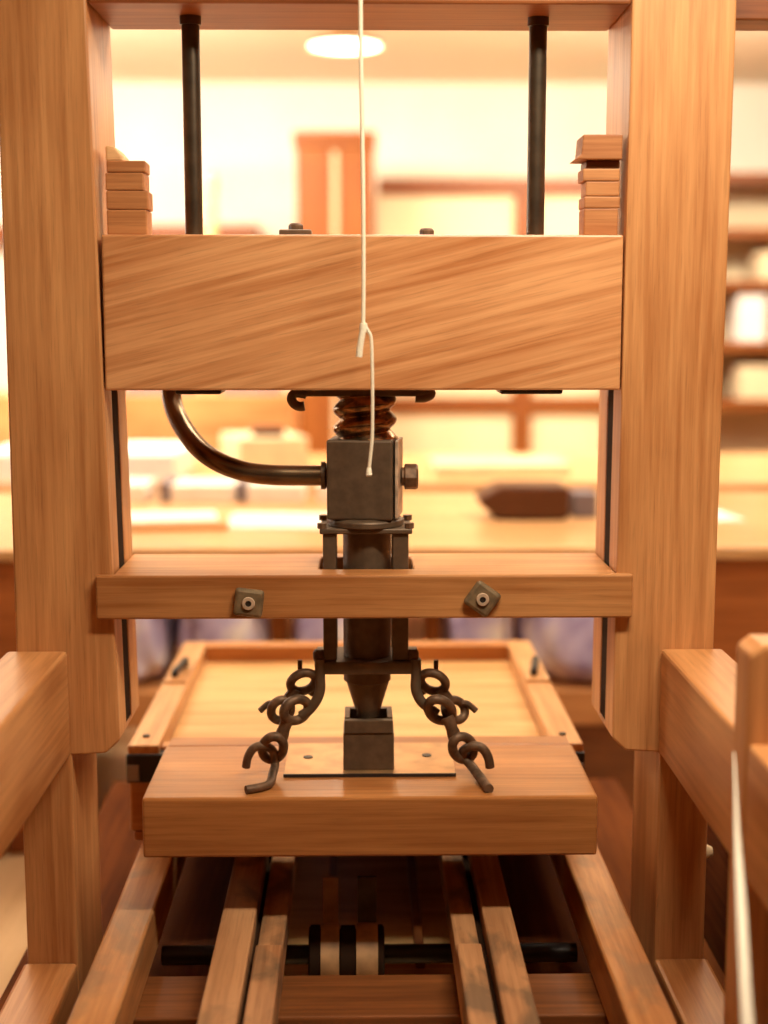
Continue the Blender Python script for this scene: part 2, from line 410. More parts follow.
# windlass drum (rounce)
ro = thing('windlass', 'dark axle and wooden drum with two wound belts under the bed', 'windlass', (-.02, 2.05, .40))
ZA = .4265
MB().tube([(-.3085, 2.05, ZA), (.3315, 2.05, ZA)], .0145, 16).build('axle', M['blackm'], ro)
MB().lathe([(.040, 0), (.044, .003), (.044, .017), (.037, .018), (.037, .048), (.043, .049), (.043, .071), (.037, .072), (.037, .098), (.044, .099), (.044, .113), (.040, .116)], (-.082, 2.05, ZA), 'X', 32).build('drum', M['blackw'], ro)
for i, (x0, x1, m) in enumerate(((-.063, -.035, 'belt'), (-.009, .024, 'belt'))):
    s = MB(); s.lathe([(.0465, 0), (.0465, x1 - x0)], (x0, 2.05, ZA), 'X', 32)
    bt = s.build('belt', M[m], ro)
    s = MB(); s.box(x0 + .002, x1 - .002, 2.085, 2.093, ZA + .01, ZR + (.005))
    s.build('belt_end', M[m if i == 0 else 'leather'], bt)

# ------------------------------------------------------------------ coffin / bed with tympan tray
BY0, BY1, BZ = 2.262, 3.02, .695
bx0, bx1 = -.390, .371
bed = thing('press_bed', 'shallow wooden tray bed with pale panel and iron corner hardware behind platen', 'tray', (0, 2.6, ZR))
for a, b in ((bx0, bx0 + .052), (bx1 - .052, bx1)):
    s = MB(); s.box(a, b, BY0, BY1, .66, BZ); side = s.build('side_rail', M['frame'], bed, bevel=.003)
    s = MB(); s.box(a + .004, b - .002, 2.66, 2.83, BZ, BZ + .004)
    hp = s.build('hinge_block', M['frame'], side, bevel=.001)
    cx = (a + b) / 2
    s = MB(); s.tube(smooth_path([(cx - .004, 2.70, BZ + .006), (cx - .004, 2.70, BZ + .014), (cx + .004, 2.735, BZ + .018), (cx + .008, 2.77, BZ + .02), (cx + .006, 2.775, BZ + .005)], 6), .007, 10)
    s.build('hook', M['blackm'], side)
    s = MB(); s.lathe([(.006, 0), (.006, .003)], (cx - .002, BY0 + .05, BZ), 'Z', 12); s.build('screw_head', M['blackm'], side)
    s = MB(); s.box(a, a + .004, 2.655, 2.663, BZ, BZ + .001) 
MB().box(bx0 + .052, bx1 - .052, BY1 - .05, BY1, .66, BZ).build('back_rail', M['framex'], bed, bevel=.003)
MB().box(bx0 + .052, bx1 - .052, BY0 + .02, BY0 + .05, .655, BZ - .008).build('front_rail', M['framex'], bed, bevel=.003)
MB().box(bx0 + .0521, bx1 - .0521, BY0 + .05, BY1 - .0501, .645, .661).build('tray_panel', M['panel'], bed)
MB().box(bx0 + .001, bx1 - .001, BY0 + .004, BY1 - .01, .545, .6445).build('carcass', M['framex'], bed, bevel=.004)
for sx, a in ((-1, bx0 - .002), (1, bx1 - .066)):
    s = MB(); s.box(a, a + .068, BY0 - .006, BY0 + .05, .632, .681)
    cr = s.build('corner_cramp', M['blackm'], bed, bevel=.003)
    s = MB(); s.box(a + (.002 if sx < 0 else .046), a + (.022 if sx < 0 else .066), BY0 - .010, BY0 - .0062, .636, .664)
    s.build('bright_plate', M['zinc'], cr, bevel=.001)
    s = MB(); xx = a + (.034 if sx < 0 else .028); s.box(xx, xx + .008, BY0 + .0, BY0 + .004, .572, .604)
    s.build('slotted_plate', M['blackm'], bed, bevel=.001)
for a in (bx0 + .008, bx1 - .07):
    MB().box(a, a + .06, BY0 - .0, BY1 - .1, .5305, .5445).build('runner', M['framex'], bed, bevel=.002)

# ------------------------------------------------------------------ platen
plat = thing('platen', 'thick wooden platen block chained below the iron press screw', 'platen', (.01, 2.09, .625))
PX0, PX1, PZ0, PZ1 = -.317, .342, .625, .715
s = MB(); s.box(PX0, PX1, 1.944, 2.195, PZ0, PZ1); s.build('slab', M['platen'], plat, bevel=.004)
s = MB(); s.box(PX0 + .003, PX1 - .003, 2.196, 2.243, PZ0 + .005, PZ1 - .0005); s.build('rear_batten', M['platen'], plat, bevel=.003)
pp = MB(); pp.box(-.118, .142, 2.037, 2.192, PZ1, PZ1 + .0045)
plate = pp.build('iron_plate', M['brass'], plat, bevel=.001)
for x, y in ((-.084, 2.118), (.102, 2.124)):
    MB().lathe([(.0075, 0), (.0075, .0012)], (x, y, PZ1 + .0045), 'Z', 14).build('screw_hole', M['blackm'], plate)
s = MB(); s.box(-.118, .142, 2.0335, 2.0365, PZ1 + .0, PZ1 + .005); s.build('plate_edge', M['blackm'], plat)
# cup that receives the screw's toe
cx = .0105
s = MB(); s.box(cx - .0385, cx + .0385, 2.052, 2.128, PZ1 + .0045, .778)
cup = s.build('toe_block', M['iron'], plat, bevel=.002)
w = MB()
w.box(cx - .0365, cx + .0365, 2.050, 2.062, .778, .798); w.box(cx - .0365, cx + .0365, 2.118, 2.130, .778, .798)
w.box(cx - .0365, cx - .0285, 2.062, 2.118, .778, .800); w.box(cx + .0285, cx + .0365, 2.062, 2.118, .778, .800)
w.build('cup_rim', M['iron'], cup, bevel=.001)
# cramp pads under the platen on the rails
for x in (-.30, .30):
    MB().box(x - .022, x + .022, 2.03, 2.10, .592, .6245).build('cramp_pad', M['leather'], plat, bevel=.004)
MB().box(-.09, -.015, 1.99, 2.05, .614, .6245).build('lower_clip', M['blackm'], plat, bevel=.002)

# ------------------------------------------------------------------ spindle assembly
YS = 2.09; SX = .0055
sp = thing('press_screw', 'dark iron screw with square block and cylinder box passing through the shelf', 'screw', (SX, YS, .79))
# mounting plate with curled hook ends
s = MB(); s.box(-.085, .088, 2.055, 2.125, 1.286, 1.2975); top = s.build('mount_plate', M['iron'], sp, bevel=.002)
s = MB(); s.tube(smooth_path([(-.080, 2.06, 1.289), (-.096, 2.06, 1.291), (-.102, 2.06, 1.284), (-.099, 2.06, 1.276), (-.091, 2.06, 1.2715), (-.083, 2.06, 1.272)], 6), .0072, 10)
s.build('curled_hook', M['iron'], top)
s = MB(); s.tube(smooth_path([(.080, 2.06, 1.290), (.100, 2.06, 1.293), (.102, 2.06, 1.288), (.092, 2.06, 1.284), (.080, 2.06, 1.284)], 6), .0072, 10)
s.build('curled_hook', M['iron'], top)
# screw with steep multi-start thread
core = MB(); nz = 60; na = 48; z0, z1 = 1.222, 1.287
rings = []
for i in range(nz + 1):
    z = z0 + (z1 - z0) * i / nz; ring = []
    for j in range(na):
        a = 2 * PI * j / na
        ph = (z - z0) / .0285 - a / (2 * PI) * 1.0
        w = .5 + .5 * math.cos(2 * PI * ph * 1)
        r = .0375 + .0105 * (w ** .6)
        ring.append(core.bm.verts.new((SX + r * math.cos(a), YS + r * math.sin(a), z)))
    rings.append(ring)
for A, B in zip(rings, rings[1:]):
    for j in range(na): core.bm.faces.new((A[j], A[(j + 1) % na], B[(j + 1) % na], B[j]))
core.bm.faces.new(rings[0]); core.bm.faces.new(rings[-1][::-1]); core.smooth = True
core.build('screw_thread', M['thread'], sp)
# square head block, turned slightly so its right side shows
s = MB(); s.box(-.046, .0515, YS - .045, YS + .045, 1.104, 1.2225, rot=Matrix.Rotation(math.radians(-7), 3, 'Z'))
blk = s.build('square_block', M['iron'], sp, bevel=.003)
s = MB(); s.box(.0545, .0590, YS - .036, YS + .04, 1.106, 1.221, rot=Matrix.Rotation(math.radians(-7), 3, 'Z'), piv=(SX, YS, 1.16)); s.build('side_plate', M['steel'], blk, bevel=.001)
s = MB(); s.lathe([(.014, 0), (.014, .004), (.0195, .005), (.0195, .0215), (.017, .025)], (.0605, YS, 1.164), 'X', 8)
s.smooth = False; s.build('bar_nut', M['rust'], sp, bevel=.001)
# bar: straight out of the block, then bends back and up behind the crossbeam
bp = smooth_path([(-.042, YS, 1.166), (-.09, YS, 1.166), (-.135, YS, 1.167), (-.175, 2.10, 1.171), (-.215, 2.12, 1.183), (-.250, 2.15, 1.203), (-.281, 2.19, 1.236), (-.297, 2.215, 1.268), (-.298, 2.222, 1.30), (-.285, 2.228, 1.34), (-.26, 2.23, 1.37)], 8)
MB().tube(bp, .0155, 20).build('bar_handle', M['bar'], sp)
MB().lathe([(.021, 0), (.021, .006), (.017, .009)][::-1], (-.060, YS, 1.166), 'X', 24).build('bar_collar', M['iron'], sp)
# hose collar
s = MB(); s.box(-.0615, .0755, YS - .05, YS + .05, 1.084, 1.092); 
s.lathe([(.058, .0), (.058, .010), (.048, .013)], (.0065, YS, 1.0915), 'Z', 32)
col = s.build('hose_collar', M['iron'], sp, bevel=.002)
for x in (-.058, .071):
    for y in (YS - .043, YS + .043):
        MB().lathe([(.007, 0), (.007, .008)], (x, y, 1.092), 'Z', 8).build('collar_pin', M['rust'], col)
for a, b in ((-.057, -.037), (.046, .070)):
    MB().box(a, b, YS - .046, YS - .034, .892, 1.0845).build('side_strap', M['iron'], sp, bevel=.002)
    MB().box(a, b, YS + .034, YS + .046, .892, 1.0845).build('side_strap', M['iron'], sp, bevel=.002)
MB().lathe([(.0362, 0), (.0362, .22)], (.0085, YS, .872), 'Z', 40).build('cylinder', M['iron'], sp)
s = MB(); s.box(-.070, .087, YS - .052, YS + .052, .872, .8915)
band = s.build('lower_band', M['iron'], sp, bevel=.003)
for x in (-.064, .077):
    MB().lathe([(.008, 0), (.009, .004), (.009, .012), (.006, .017)], (x, YS - .04, .8915), 'Z', 12).build('band_nut', M['rust'], band)
s = MB(); s.lathe([(.031, -.012), (.036, -.010), (.036, .012), (.034, .013)], (.0085, YS, .862), 'Z', 40); s.build('ring_collar', M['iron'], sp)
s = MB(); s.lathe([(.0175, .795), (.018, .80), (.0325, .848), (.0325, .852)], (.0095, YS, 0), 'Z', 40); s.build('cone_toe', M['iron'], sp)
YH = YS - .048
def P(px, py, dy=0.0): return pt(px, py, YH + dy)
for pts in ([(320, 659), (320, 675), (320, 690), (316, 701), (309, 710), (301, 716)], [(416, 659), (416, 675), (416, 690), (421, 701), (429, 708), (437, 714)]):
    MB().tube(smooth_path([P(*q) for q in pts], 6), [.0078] * 1 + [.0075] * 28 + [.006, .0045], 12).build('hanging_hook', M['iron'], sp) if False else \
    MB().tube(smooth_path([P(*q) for q in pts], 6), .0078, 12).build('hanging_hook', M['iron'], sp)
# rear hooks, mirrored behind
for sx in (-1, 1):
    x = .0085 + sx * .076
    MB().tube(smooth_path([(x, YS + .045, .875), (x, YS + .045, .84), (x + sx * .012, YS + .045, .815)], 6), .0065, 10).build('hanging_hook', M['iron'], sp)

# chains
def Z_(px, py, z):
    a = pt(px, py, 1.0); t = (z - EYE) / (a.z - EYE)
    return Vector((a.x * t, t, z))
def lobe(cx, cy, rx, ry, tilt, dy, amp, ph=0.0):
    out = []
    for i in range(28):
        a = 2 * PI * i / 28; u = rx * math.cos(a); v = ry * math.sin(a)
        u *= 1.08; v *= 1.08
        out.append(P(cx + u * math.cos(tilt) - v * math.sin(tilt), cy + u * math.sin(tilt) + v * math.cos(tilt), dy + amp * math.sin(a + ph)))
    return out
def chain(m, label, rear=0.0):
    f = (lambda x: x) if m > 0 else (lambda x: 736 - x)
    sg = 1 if m > 0 else -1
    g = thing('iron_chain', label, 'chain', tuple(P(f(272), 786, rear)), 'short iron chains between screw box and platen')
    r = .0070
    # upper figure-eight link
    s = MB(); s.tube(lobe(f(303), 682, 12, 8, -.35 * sg, .006 + rear, .010), r, 10, closed=True)
    s.tube(lobe(f(281), 710, 8.5, 10, .7 * sg, .016 + rear, .010, 1.2), r, 10, closed=True)
    s.tube([P(f(296), 688, .010 + rear), P(f(287), 700, .014 + rear)], r * 1.2, 10)
    s.tube(smooth_path([P(f(301), 674, .01 + rear), P(f(300), 668, .01 + rear), P(f(300), 660, .01 + rear)], 3), .0036, 8)
    s.build('upper_link', M['rust'], g)
    s = MB(); s.tube(lobe(f(296), 710, 12, 9, -.55 * sg, -.008 + rear, .012, .8), r * 1.05, 10, closed=True)
    s.tube(lobe(f(273), 748, 9.5, 11, .5 * sg, -.006 + rear, .012, .4), r * 1.05, 10, closed=True)
    s.tube(smooth_path([P(f(289), 717, -.008 + rear), P(f(285), 726, -.010 + rear), P(f(281), 738, -.008 + rear)], 4), [r * 1.5] * 3 + [r * 1.35] * 3 + [r * 1.5] * 3, 10)
    s.build('lower_link', M['rust'], g)
    s = MB(); s.tube(smooth_path([P(f(274), 703, .02 + rear), P(f(268), 704, .02 + rear), P(f(260), 711, .02 + rear)], 4), .0048, 8)
    s.build('link_tip', M['rust'], g)
    # eye bolt let into the platen top, with its bent upper end
    ft = lambda x, y: Z_(f(x), y, PZ1 + .006)
    tail = [ft(270, 783), ft(262, 787), ft(246, 790)] if m > 0 else [ft(252, 783), ft(247, 789)]
    sh = [P(f(275), 764, .0 + rear), P(f(273), 773, -.02 + rear)] if m > 0 else [P(f(271), 758, .0 + rear), P(f(263), 768, -.015 + rear)]
    s = MB(); s.tube(smooth_path([P(f(246), 767, -.012 + rear), P(f(248), 757, -.014 + rear), P(f(254), 748, -.014 + rear), P(f(264), 746, -.012 + rear), P(f(273), 751, -.004 + rear)] + sh + tail, 6), .0066 if m > 0 else .0072, 10)
    s.build('eye_hook', M['rust'], g)
    return g
chain(1, 'short rusty iron chain at the left of the central screw')
chain(-1, 'short rusty iron chain at the right of the central screw')

# ------------------------------------------------------------------ packing blocks on the crossbeam
ZB = 1.516
def blk_(px0, px1, py0, py1, Y, d, m, label, zbase, zt, rz=0.0, group='wooden packing blocks on the crossbeam'):
    x0 = pt(px0, (py0 + py1) / 2, Y).x; x1 = pt(px1, (py0 + py1) / 2, Y).x
    s = MB(); s.box(x0, x1, Y, Y + d, zbase, zt, rot=Matrix.Rotation(rz, 3, 'Z') if rz else None)
    return tag(s.build('packing_block', M[m], None, bevel=.002), label, 'wood block', group)
YB = 2.02
zz = lambda y: pt(384, y, YB).z
L_ = [(107, 147, 210, 236, 'block', 0), (106, 148, 191, 210, 'block', .015), (105.5, 144, 173, 191, 'block', -.015), (106, 145, 161, 173, 'block', .02)]
zb = ZB
for (a, b, y0, y1, m, rz), lab in zip(L_, ('lowest wood block of the left stack on the crossbeam', 'second wood block from the bottom of the left stack', 'third wood block from the bottom of the left stack', 'thin wood block just under the left stack\'s pale scrap')):
    zt = zz(y0); blk_(a, b, y0, y1, YB, .05, m, lab, zb, zt, rz); zb = zt + .0003
s = MB(); c0 = pt(104, 155, YB); c1 = pt(122, 155, YB)
s.prism([(c0.x, zb), (c1.x, zb), (c1.x - .002, zb + .008), (c0.x + .012, zb + .021), (c0.x, zb + .022)], 'Y', YB + .01, YB + .08)
tag(s.build('wood_scrap', M['block_pale'], None, bevel=.003), 'small pale wood scrap lying on top of the left block stack', 'wood scrap')
R_ = [(584, 618, 208, 231, 'block', 0), (584, 620, 196, 208, 'block', .02), (586, 620, 181, 196, 'block', -.01), (583, 620, 168, 181, 'block', .0), (586, 620, 160, 168, 'dark_x', .0)]  # the slip below the top board carries shade in its dark colour
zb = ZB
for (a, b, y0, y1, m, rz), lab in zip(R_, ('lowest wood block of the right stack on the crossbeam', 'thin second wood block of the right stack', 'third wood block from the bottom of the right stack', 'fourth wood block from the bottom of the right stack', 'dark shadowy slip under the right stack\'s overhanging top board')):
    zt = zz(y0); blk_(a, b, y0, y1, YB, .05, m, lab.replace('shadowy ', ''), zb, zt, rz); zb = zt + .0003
x0 = pt(576, 155, YB).x; x1 = pt(621, 155, YB).x
s = MB(); s.prism([(x0 - .003, zb), (x1, zb), (x1, zb + .034), (x0 + .008, zb + .034), (x0 + .006, zb + .007)], 'Y', YB - .012, YB + .05)
tag(s.build('packing_block', M['block'], None, bevel=.002), 'thick overhanging wood block on top of the right stack', 'wood block', 'wooden packing blocks on the crossbeam')

# ------------------------------------------------------------------ cords
YC = 1.93
st = thing('hanging_string', 'knotted cream string hanging in front of the crossbeam', 'string', tuple(pt(366, 475, YC)))
pts = [(360, -60), (360.5, 0), (361, 60), (362, 120), (363, 180), (363.5, 235), (363.5, 290), (363, 330)]
MB().tube(smooth_path([pt(x, y, YC) for x, y in pts], 8), .0030, 10).build('cord', M['string'], st)
s = MB(); s.tube(smooth_path([pt(*q, YC - .003) for q in ((363, 322), (367, 329), (371, 338), (372, 360), (372.5, 390), (372.5, 420), (372, 440), (370, 460), (368.5, 474))], 6), .0024, 8)
s.build('cord_tail', M['string'], st)
s = MB(); s.tube(smooth_path([pt(*q, YC - .002) for q in ((364, 325), (362, 335), (360, 347), (359, 357))], 5), .0048, 10)
s.build('cord_loop', M['string'], st)
k = MB(); c = pt(363.5, 328, YC - .001); k.lathe([(.001, -.008), (.005, -.006), (.0062, 0), (.005, .006), (.001, .008)], tuple(c), 'Z', 14); k.build('knot', M['string'], st)
k = MB(); c = pt(369, 472, YC - .003); k.lathe([(.003, -.006), (.0045, -.004), (.0035, .004), (.002, .007)], tuple(c), 'Z', 12); k.build('frayed_end', M['string'], st)
# hanging white tape by the right front post
YT = 1.50
W_ = 1.15
P2 = [(734, 752, .4), (735.5, 790, 1.2), (736.5, 830, 2.2), (738.5, 870, 3.6), (740.5, 910, 4.6), (742.5, 950, 4.6), (744.5, 990, 4.2), (747.5, 1030, 4.0), (750, 1070, 4.0)]
s = MB(); prev = None
for x, y, w in P2:
    YT = 1.50 - .40 * (y - 752) / 318
    a = pt(x - w * W_ * .5, y, YT); b = pt(x + w * W_, y, YT)
    ring = [s.bm.verts.new(v) for v in (a, b, b + Vector((0, .003, 0)), a + Vector((0, .003, 0)))]
    if prev:
        for j in range(4): s.bm.faces.new((prev[j], prev[(j + 1) % 4], ring[(j + 1) % 4], ring[j]))
    else: s.bm.faces.new(ring)
    prev = ring
s.bm.faces.new(prev[::-1]); s.smooth = True
tag(s.build('white_tape', M['cloth'], None), 'narrow white tape hanging beside the near right post', 'tape')

# ------------------------------------------------------------------ worktable behind
TY0, TY1, TZ = 3.5, 4.66, .822
tb = thing('worktable', 'long pale topped wooden worktable just behind the press', 'table', (0, 4.1, 0))
MB().box(-1.9, 2.1, TY0, TY1, TZ - .032, TZ).build('table_top', M['table'], tb, bevel=.006)
MB().box(-1.86, 2.06, TY0 + .44, TY0 + .47, .60, TZ - .033).build('apron', M['apron'], tb, bevel=.003)
MB().box(-1.86, -.84, TY0 + .02, TY1 - .05, .06, TZ - .033).build('side_cabinet', M['apron'], tb, bevel=.004) 
MB().box(.86, 2.06, TY0 + .02, TY1 - .05, .06, TZ - .033).build('side_cabinet', M['apron'], tb, bevel=.004)
MB().box(-.839, .859, TY0 + .005, TY1 - .06, .355, .447).build('lower_shelf', M['oakx'], tb, bevel=.004)
MB().box(-.58, .859, TY0 + .02, TY0 + .04, .0, .3545).build('under_shelf_board', M['dark_x'], tb, bevel=.002)  # dark board closing the space below the lower shelf
for x in (-.235, .165): MB().box(x, x + .04, TY0 + .08, TY0 + .12, .4475, TZ - .0325).build('divider', M['cab'], tb, bevel=.002)
for x in (-1.84, -.93, .92, 1.98): MB().box(x, x + .06, TY0 + .05, TY0 + .11, 0, .06).build('foot', M['apron'], tb)
def bundle(x0, x1, y0, d, z0, h, label):
    s = MB(); bm = s.bm
    bmesh.ops.create_icosphere(bm, subdivisions=4, radius=1)
    sd = random.random() * 10
    cx, cy = (x0 + x1) / 2, y0 + d / 2
    from mathutils import noise as NZ
    for v in bm.verts:
        c = v.co.copy()
        sq = Vector([math.copysign(abs(t) ** .45, t) for t in c])
        n = NZ.noise(c * 2.2 + Vector((sd, 0, 0))) * .13
        sq *= (1 + n)
        v.co = Vector((cx + sq.x * (x1 - x0) / 2 * .93, cy + sq.y * d / 2 * .93, z0 + h / 2 + max(-1, sq.z) * h / 2))
        v.co.z = max(v.co.z, z0)
    s.smooth = True
    return tag(s.build('cloth_bundle', M['violet'], None), label, 'bundle', 'violet mottled cloth bundles under the table')
bundle(-.82, -.50, 3.51, .40, .4475, .27, 'leftmost violet and white mottled bundle under the worktable')
bundle(-.49, -.245, 3.515, .40, .4475, .26, 'violet mottled bundle between left bundle and left table divider')
bundle(-.19, .00, 3.515, .40, .4475, .27, 'mottled bundle under the worktable left of the screw box')
bundle(.215, .40, 3.515, .40, .4475, .27, 'small mottled bundle just right of the right table divider')
bundle(.41, .84, 3.51, .42, .4475, .28, 'large violet bundle at the right end under the worktable')

# second table further back
t2 = thing('back_table', 'second pale table against the far side of the room', 'table', (0, 5.4, 0))
MB().box(-2.2, 2.9, 4.9, 6.0, TZ - .04, TZ).build('table_top', M['table'], t2, bevel=.006)
MB().box(-2.16, 2.86, 4.94, 4.97, .55, TZ - .041).build('apron', M['apron'], t2, bevel=.003)
for x in (-2.14, 2.78):
    for y in (4.98, 5.88): MB().box(x, x + .07, y, y + .07, 0, TZ - .041).build('leg', M['apron'], t2)

def rotbox(name, mat, c, sx, sy, h, rz, label, cat, group=None, bevel=.002):
    s = MB(); s.box(c[0] - sx / 2, c[0] + sx / 2, c[1] - sy / 2, c[1] + sy / 2, c[2], c[2] + h, rot=Matrix.Rotation(rz, 3, 'Z'))
    return tag(s.build(name, M[mat], None, bevel=bevel), label, cat, group)
# papers and trays on the worktable (left half)
rotbox('wooden_tray', 'block_pale', (-.55, 3.93, TZ), .34, .26, .018, .12, 'shallow tan tray near the left front of the worktable', 'tray')
rotbox('paper_sheet', 'paper', (-.18, 3.98, TZ), .42, .30, .004, -.08, 'white paper sheet on worktable left of the screw', 'paper')
rotbox('paper_sheet', 'paper', (-.54, 3.94, TZ + .0185), .26, .20, .004, .16, 'white paper sheet lying in the tan tray', 'paper')
xs = [(-.83, .30), (-.50, .20), (-.27, .18), (-.09, .10)]
for (x, w), lab in zip(xs, ('leftmost low paper stack at the rear of the worktable', 'second paper stack from the left at the table rear', 'third paper stack from the left at the table rear', 'small paper stack beside the press screw at the table rear')):
    rotbox('paper_stack', 'paper', (x, 4.50, TZ), w, .22, .055, 0, lab, 'paper stack', 'paper stacks on the rear of the worktable')
for x in (-.62, -.375): rotbox('book', 'grey', (x, 4.50, TZ), .03, .2, .062, 0, 'grey book standing between the %s paper stacks' % ('left' if x < -.5 else 'middle'), 'book')
rotbox('paper_sheet', 'paper', (.98, 4.1, TZ), .22, .3, .004, .1, 'white paper sheet on the worktable right of the right post', 'paper')
# long brown tray right of centre
s = MB(); Yt = 3.98
s.prism([(.335, TZ + .052), (.39, TZ + .004), (.43, TZ + .0), (.59, TZ + .0), (.60, TZ + .015), (.60, TZ + .085), (.59, TZ + .10), (.40, TZ + .10), (.345, TZ + .07)], 'Y', Yt, Yt + .16)
tag(s.build('wooden_mallet', M['bowl'], None, bevel=.012, seg=3), 'dark brown tapered wooden block lying on the worktable', 'wood block')
rotbox('small_box', 'grey', (.655, 4.1, TZ), .07, .12, .07, 0, 'small greyish box beside the dark tapered wooden block', 'box')
# things on back table
rotbox('paper_stack', 'paper2', (.52, 5.3, TZ), .5, .35, .04, .03, 'wide white paper stack on the second table right of the screw', 'paper stack')
rotbox('paper_stack', 'paper', (-1.0, 5.2, TZ), .7, .5, .10, -.04, 'big white paper pile on the second table at far left', 'paper stack')
rotbox('paper_stack', 'paper2', (-.37, 5.3, TZ), .26, .34, .14, .3, 'tilted buff paper pile on the second table left of the screw', 'paper stack')
rotbox('paper_roll', 'bowl', (-.35, 5.25, TZ + .1405), .12, .08, .035, .2, 'small dark brown lump on the tilted paper pile', 'object', bevel=.012)
rotbox('white_board', 'paper', (1.86, 5.15, TZ), .30, .2, .29, .2, 'white box on the second table at the far right', 'box')
rotbox('wooden_box', 'cabx', (1.75, 4.42, TZ), .30, .2, .13, -.3, 'brown wooden box on the worktable at the right edge', 'box')

# ------------------------------------------------------------------ far furniture
lc = thing('low_cabinet', 'low orange wood cabinet with pale doors at the back left', 'cabinet', (-.9, 6.5, 0))
MB().box(-2.6, -.30, 6.3, 6.75, 0.75, 1.06).build('drawer_front', M['oakx'], lc, bevel=.004)
MB().box(-2.6, -.30, 6.32, 6.75, 0.0, .749).build('carcass', M['panelc'], lc, bevel=.004)
for x, w, c in ((-1.25, .26, 'grey'), (-.92, .30, 'grey'), (-.50, .26, 'grey')):
    rotbox('storage_box', c, (x, 6.45, 1.06), w, .2, .07, 0, {-1.25: 'leftmost grey box on the low cabinet', -.92: 'middle grey box on the low cabinet', -.50: 'right grey box on the low cabinet beside the tall cabinet'}[x], 'box', 'grey boxes on the low cabinet')
# tall orange ledge behind it
sh = thing('wall_ledge', 'narrow orange wooden ledge on the back wall at left', 'shelf', (-1.0, 8.1, 1.75))
MB().box(-2.4, -.58, 8.0, 8.195, 1.82, 1.92).build('shelf_board', M['cabx'], sh, bevel=.004)
# pale wooden form behind left rod
c = pt(210, 232, 6.45); vz = pt(210, 172, 6.45).z - 1.0603
s = MB(); s.lathe([(.05, 0), (.05, .02), (.026, .04), (.026, vz - .34), (.036, vz - .26), (.032, vz - .14), (.040, vz - .04), (.032, vz - .010), (.012, vz)], (c.x, 6.45, 1.0603), 'Z', 28)
tag(s.build('wooden_stand', M['block_pale'], None), 'pale round topped wooden stand seen beside the left iron rod', 'stand')

# tall cabinet
tc_ = thing('tall_cabinet', 'tall narrow brown wooden cabinet with moulded top in the background', 'cabinet', (-.12, 7.4, 0))
CY = 7.2
x0 = pt(296, 200, CY).x; x1 = pt(374, 200, CY).x; zt = pt(330, 131, CY).z
MB().box(x0, x1, CY, CY + .4, 0, zt - .08).build('carcass', M['cab'], tc_, bevel=.005)
MB().box(x0 - .012, x1 + .012, CY - .02, CY + .41, zt - .079, zt).build('cornice', M['cabx'], tc_, bevel=.01, seg=3)
xm = pt(335, 200, CY).x
for a, b in ((x0 + .03, xm - .02), (xm + .02, x1 - .03)):
    MB().box(a, b, CY - .012, CY - .0005, .15, zt - .14).build('door', M['cab'], tc_, bevel=.004)
MB().box(xm - .014, xm + .014, CY - .015, CY - .0005, .15, zt - .1).build('reflection_strip', M['enamel'], tc_, bevel=.002)  # reflected light on the cabinet, drawn as a pale strip

# panelled cupboard along the back wall
pc = thing('wall_cupboard', 'wide cupboard of brown frames around cream panels on the back wall', 'cupboard', (1.0, 7.9, 0))
PY = 7.6
xL = pt(378, 200, PY).x
MB().box(xL, 1.6, PY + .03, PY + .5, 0, 2.12).build('panel_body', M['panelc'], pc)
def zy(y): return pt(500, y, PY).z
for (ya, yb) in ((178, 195), (397, 413)):
    MB().box(xL, 1.6, PY, PY + .0295, zy(yb), zy(ya)).build('frame_rail', M['cabx'], pc, bevel=.003)
for xa, xb in ((514, 533), (606, 620)):
    for z0, z1 in ((zy(397), zy(195)), (.1, zy(413))):
        MB().box(pt(xa, 300, PY).x, pt(xb, 300, PY).x, PY, PY + .0295, z0, z1).build('frame_stile', M['cab'], pc, bevel=.003)
# open bookcase to the right
bc = thing('open_bookcase', 'open brown bookcase with pale boxes on its shelves at the right', 'bookcase', (2.7, 7.9, 0))
BYC = 7.6
MB().box(1.61, 3.6, BYC + .4, BYC + .42, 0, 2.12).build('back_panel', M['panelc'], bc)
MB().box(1.61, 1.65, BYC, BYC + .399, 0, 2.12).build('side_panel', M['cab'], bc)
MB().box(3.56, 3.6, BYC, BYC + .399, 0, 2.12).build('side_panel', M['cab'], bc)
for y in (176, 232, 284, 346, 404, 480):
    z = pt(745, y, BYC).z
    MB().box(1.6505, 3.5595, BYC, BYC + .399, z - .028, z + .022).build('shelf_board', M['cabx'], bc, bevel=.003)
zsh = {y: pt(745, y, BYC).z + .022 for y in (232, 284, 346, 404)}
rotbox('storage_box', 'paper', (2.13, BYC + .15, zsh[346]), .15, .2, .25, 0, 'tall white box on the bookcase just right of the post', 'box', bevel=.004)
rotbox('storage_box', 'paper2', (2.36, BYC + .15, zsh[346]), .22, .2, .2, 0, 'buff box beside the tall white box on the bookcase', 'box', bevel=.004)
rotbox('storage_box', 'paper2', (2.26, BYC + .15, zsh[284]), .2, .2, .15, 0, 'buff box on the second bookcase shelf from the top', 'box', bevel=.004)
rotbox('storage_box', 'paper2', (2.22, BYC + .15, zsh[404]), .3, .2, .18, 0, 'wide buff box on the bookcase below the tall white box', 'box', bevel=.004)

